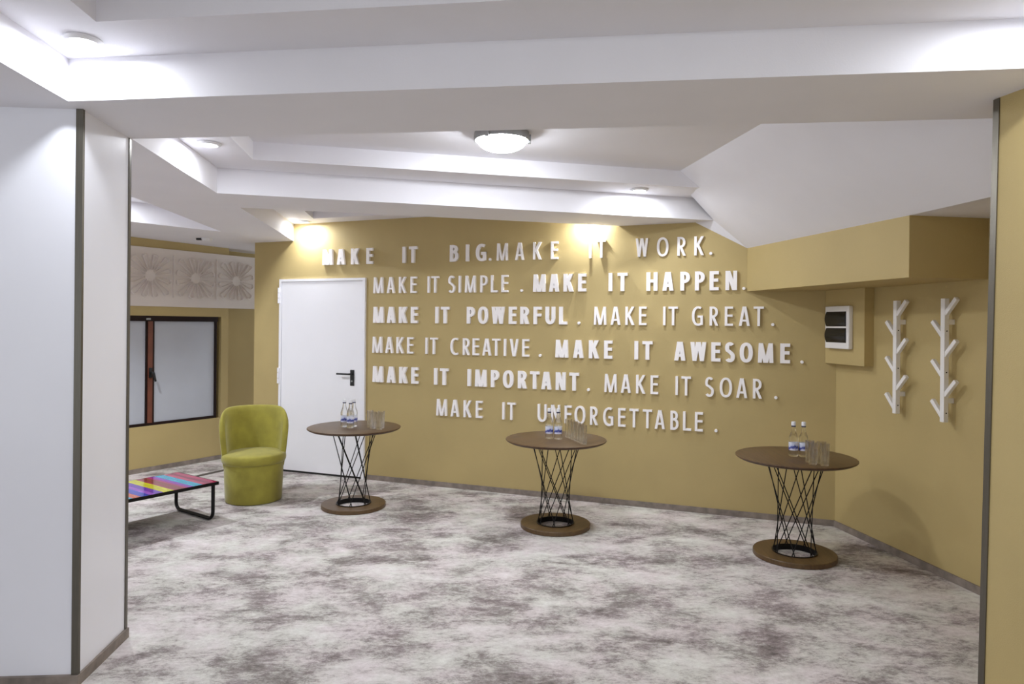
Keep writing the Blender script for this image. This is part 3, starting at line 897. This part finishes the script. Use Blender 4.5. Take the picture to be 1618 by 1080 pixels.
# ------------------------------------------------------------------ bistro tables with twisted rod pedestals
TOP = 0.721
def make_table(loc, label, rotz):
    t = thing('bistro_table', label, 'table', loc, rotz, 'round walnut tables along the lettered wall')
    bm = nb(); lathe(bm, [(0, TOP), (0.405, TOP), (0.412, TOP - 0.003), (0.413, TOP - 0.008)], 96)
    lathe(bm, [(0.413, TOP - 0.008), (0.408, TOP - 0.014), (0.385, TOP - 0.026), (0, TOP - 0.026)], 96)
    bmesh.ops.remove_doubles(bm, verts=bm.verts, dist=1e-5)
    o = obj('tabletop', bm, M['walnut'], t, True, angle=30)
    o.data.materials.append(M['walnut_edge'])
    for f in o.data.polygons:
        if f.center.z < TOP - 0.004: f.material_index = 1
    bm = nb(); lathe(bm, [(0.152, 0.0), (0.28, 0.0), (0.285, 0.004), (0.285, 0.032), (0.282, 0.036), (0.152, 0.036)], 80, close=True)
    o = obj('base', bm, M['walnut'], t, True, angle=30)
    bm = nb(); lathe(bm, [(0.147, 0.002), (0.1525, 0.002), (0.156, 0.0365), (0.156, 0.042), (0.147, 0.042)], 64, close=True)
    obj('base_ring', bm, M['black_metal'], t, True)
    bm = nb(); lathe(bm, [(0.192, TOP - 0.034), (0.208, TOP - 0.034), (0.208, TOP - 0.026), (0.192, TOP - 0.026)], 64, close=True)
    obj('top_ring', bm, M['black_metal'], t, True)
    n = 7
    for d in (1, -1):
        for k in range(n):
            a = 2 * math.pi * (k + (0.18 if d < 0 else 0)) / n; q = a + d * R(95)
            bm = nb(); tube(bm, [(0.150 * math.cos(a), 0.150 * math.sin(a), 0.03), (0.200 * math.cos(q), 0.200 * math.sin(q), TOP - 0.03)], 0.0037, 8)
            obj('rod', bm, M['black_metal'], t, True)
    return t
T1 = (-1.413, 6.190); T2 = (0.370, 5.638); T3 = (2.055, 4.960)
tab = make_table((*T1, 0), 'round walnut table in front of the white door', 0.2)
dup(tab, (*T2, 0), 0.9, 'round walnut table between the other two, in front of the lettering')
dup(tab, (*T3, 0), 1.5, 'round walnut table at the right, nearest the coat racks')

# ------------------------------------------------------------------ bottles and glasses
def make_bottle(loc, label, group, tall=0.25):
    t = thing('water_bottle', label, 'bottle', loc, 0, group)
    prof = [(0, 0.004), (0.024, 0.0), (0.0315, 0.004), (0.033, 0.012), (0.033, 0.030), (0.0315, 0.034), (0.0315, 0.108), (0.033, 0.113), (0.0328, 0.128),
            (0.029, 0.146), (0.021, 0.166), (0.0155, 0.184), (0.0132, 0.205), (0.0128, 0.222), (0, 0.222)]
    bm = nb(); lathe(bm, prof, 32); obj('bottle_body', bm, M['water'], t, True, angle=60)
    bm = nb(); lathe(bm, [(0.0319, 0.046), (0.0326, 0.046), (0.0326, 0.103), (0.0319, 0.103)], 32, close=True); obj('paper_label', bm, M['label'], t, True)
    bm = nb(); lathe(bm, [(0, 0.2225), (0.0150, 0.2225), (0.0150, 0.246), (0.0135, 0.250), (0, 0.250)], 24); cap = obj('cap', bm, M['cap'], t, True)
    bm = nb(); lathe(bm, [(0.0134, 0.213), (0.0154, 0.213), (0.0154, 0.2222), (0.0134, 0.2222)], 24, close=True); obj('cap_ring', bm, M['capring'], cap, True)
    return t
def make_glass(loc, label, group):
    t = thing('drinking_glass', label, 'glass', loc, 0, group)
    prof = [(0, 0.0), (0.0255, 0.0), (0.0270, 0.003), (0.0305, 0.148), (0.0298, 0.1495), (0.0290, 0.148), (0.0256, 0.018), (0.018, 0.0145), (0, 0.0135)]
    bm = nb(); lathe(bm, prof, 32)
    obj('tumbler', bm, M['glass'], t, True, angle=50)
    return t
zt = TOP + 0.0004
bot = make_bottle((-1.499, 6.170, zt), 'water bottle left of the three on the table by the door', 'water bottles on the tables')
for x, y, s in ((-1.429, 6.105, 'water bottle in front of the three on the table by the door'), (-1.418, 6.190, 'water bottle right and behind of the three on the table by the door'),
                (0.313, 5.625, 'water bottle left of the two on the middle table'), (0.385, 5.607, 'water bottle right of the two on the middle table'),
                (2.038, 4.954, 'water bottle left of the two on the table nearest the coat racks'), (2.105, 4.940, 'water bottle right of the two on the table nearest the coat racks')):
    dup(bot, (x, y, zt), random.uniform(-0.4, 0.4), s)
gl = make_glass((-1.266, 6.165, zt), 'clear glass at back left of the four on the table by the door', 'drinking glasses on the tables')
spots = [(-1.226, 6.080, 'clear glass at front left of the four on the table by the door'), (-1.160, 6.042, 'clear glass at front right of the four on the table by the door'),
         (-1.158, 6.128, 'clear glass at back right of the four on the table by the door')]
six = ['farthest back of the row of six', 'second from the back of the row of six', 'third from the back of the row of six', 'third from the front of the row of six', 'second from the front of the row of six', 'frontmost of the row of six']
for k in range(6):
    s = k / 5
    spots.append((0.478 + 0.089 * s, 5.716 - 0.329 * s, 'clear glass %s on the middle table' % six[k]))
spots += [(2.064, 4.744, 'clear glass at back left of the four on the table nearest the coat racks'), (2.052, 4.664, 'clear glass at front left of the four on the table nearest the coat racks'),
          (2.128, 4.706, 'clear glass at back right of the four on the table nearest the coat racks'), (2.116, 4.628, 'clear glass at front right of the four on the table nearest the coat racks')]
for x, y, s in spots: dup(gl, (x, y, zt), 0, s)

# ------------------------------------------------------------------ tub chair
t = thing('tub_chair', 'olive green velvet tub chair with round seat by the door', 'chair', (-2.40, 6.42, 0), R(-90 + 22))
# local +X is the way the chair faces
bm = nb(); lathe(bm, [(0, 0.004), (0.245, 0.004), (0.252, 0.012), (0.258, 0.20), (0.264, 0.37), (0.25, 0.385), (0, 0.385)], 64)
obj('base', bm, M['velvet'], t, True)
bm = nb(); lathe(bm, [(0, 0.012), (0.236, 0.012), (0.24, 0.006), (0.236, 0.0), (0, 0.0)], 48)
obj('foot_plate', bm, M['black'], t, True)
prof = [(0, 0.352), (0.262, 0.352)] + [(0.262 + 0.024 * math.sin(R(a)), 0.396 - 0.044 * math.cos(R(a))) for a in range(15, 180, 15)] + [(0.235, 0.447), (0.15, 0.455), (0, 0.458)]
bm = nb(); lathe(bm, prof, 64)
obj('seat_cushion', bm, M['velvet'], t, True, angle=60)
bm = nb()
NT, A0 = 56, R(103)
rings = []
for i in range(NT + 1):
    s = -1 + 2 * i / NT
    th = math.pi + s * A0
    f = max(0.0, 1 - abs(s) ** 5.5) ** 0.45
    zt_ = 0.40 + 0.455 * f
    z0_ = 0.30
    thick = 0.062 * (0.45 + 0.55 * max(0.0, 1 - abs(s) ** 10) ** 0.5)
    NZ = 9; outer = []; inner = []
    for k in range(NZ + 1):
        q = k / NZ; z = z0_ + (zt_ - z0_) * q
        fl = max(0.0, (z - 0.34) / 0.5)
        ro = 0.270 + 0.041 * min(1, fl * 1.3) ** 0.8 if z > 0.34 else 0.268
        tk = thick * (1.0 if q < 0.85 else math.sqrt(max(0.03, 1 - ((q - 0.85) / 0.15) ** 2)) * 0.9 + 0.1)
        mid = ro - thick / 2
        outer.append((mid + tk / 2, z)); inner.append((mid - tk / 2, z))
    loop = outer + list(reversed(inner))
    rings.append([bm.verts.new((r_ * math.cos(th), r_ * math.sin(th), z)) for r_, z in loop])
for A_, B_ in zip(rings, rings[1:]):
    n = len(A_)
    for k in range(n):
        j = (k + 1) % n; bm.faces.new((A_[k], A_[j], B_[j], B_[k]))
bm.faces.new(rings[0]); bm.faces.new(list(reversed(rings[-1])))
bmesh.ops.remove_doubles(bm, verts=bm.verts, dist=1e-4)
o = obj('backrest', bm, M['velvet'], t, True, angle=75)
sm = o.modifiers.new('smooth', 'SUBSURF'); sm.levels = 1; sm.render_levels = 1

# ------------------------------------------------------------------ striped coffee table
pa = Vector((-2.438, 5.72)); da = Vector((-0.804, 0.594)).normalized(); db = Vector((-0.568, -0.823)).normalized()
ang = math.atan2(db.y, db.x)          # local +X runs along the table, local +Y towards the viewer's side
t = thing('coffee_table', 'low coffee table with rainbow striped glossy top and black loop legs', 'table', (pa.x, pa.y, 0), ang)
LEN, WID, HT = 1.20, 0.60, 0.325
sgn = 1 if (Vector((-math.sin(ang), math.cos(ang))).dot(da) > 0) else -1
ya, yb2 = sorted((0.0, sgn * WID))
bm = nb(); box(bm, 0.003, LEN - 0.003, ya + 0.003, yb2 - 0.003, HT - 0.018, HT, 0.0015)
obj('tabletop', bm, stripe_mat(LEN), t)
bm = nb()
slabs = ((-0.006, 0.0025, ya - 0.006, yb2 + 0.006), (LEN - 0.0025, LEN + 0.006, ya - 0.006, yb2 + 0.006), (0.0025, LEN - 0.0025, ya - 0.006, ya + 0.0025), (0.0025, LEN - 0.0025, yb2 - 0.0025, yb2 + 0.006))
for x0, x1, y0, y1 in slabs: box(bm, x0, x1, y0, y1, HT - 0.026, HT - 0.001)
box(bm, 0.0025, LEN - 0.0025, ya + 0.0025, yb2 - 0.0025, HT - 0.026, HT - 0.019)
obj('rim', bm, M['black_metal'], t)
for x in (0.03, LEN - 0.03):
    r_ = 0.06; y0, y1 = ya + 0.02, yb2 - 0.02; zb = 0.015
    pts = [(x, y0, HT - 0.024), (x, y0, zb + r_ + 0.05)]
    pts += [(x, y0 + r_ - r_ * math.cos(R(a)), zb + r_ - r_ * math.sin(R(a))) for a in range(0, 91, 15)]
    pts += [(x, y1 - r_ + r_ * math.sin(R(a)), zb + r_ - r_ * math.cos(R(a))) for a in range(0, 91, 15)]
    pts += [(x, y1, zb + r_ + 0.05), (x, y1, HT - 0.024)]
    bm = nb(); tube(bm, pts, 0.0145, 12)
    obj('loop_leg', bm, M['black_metal'], t, True)
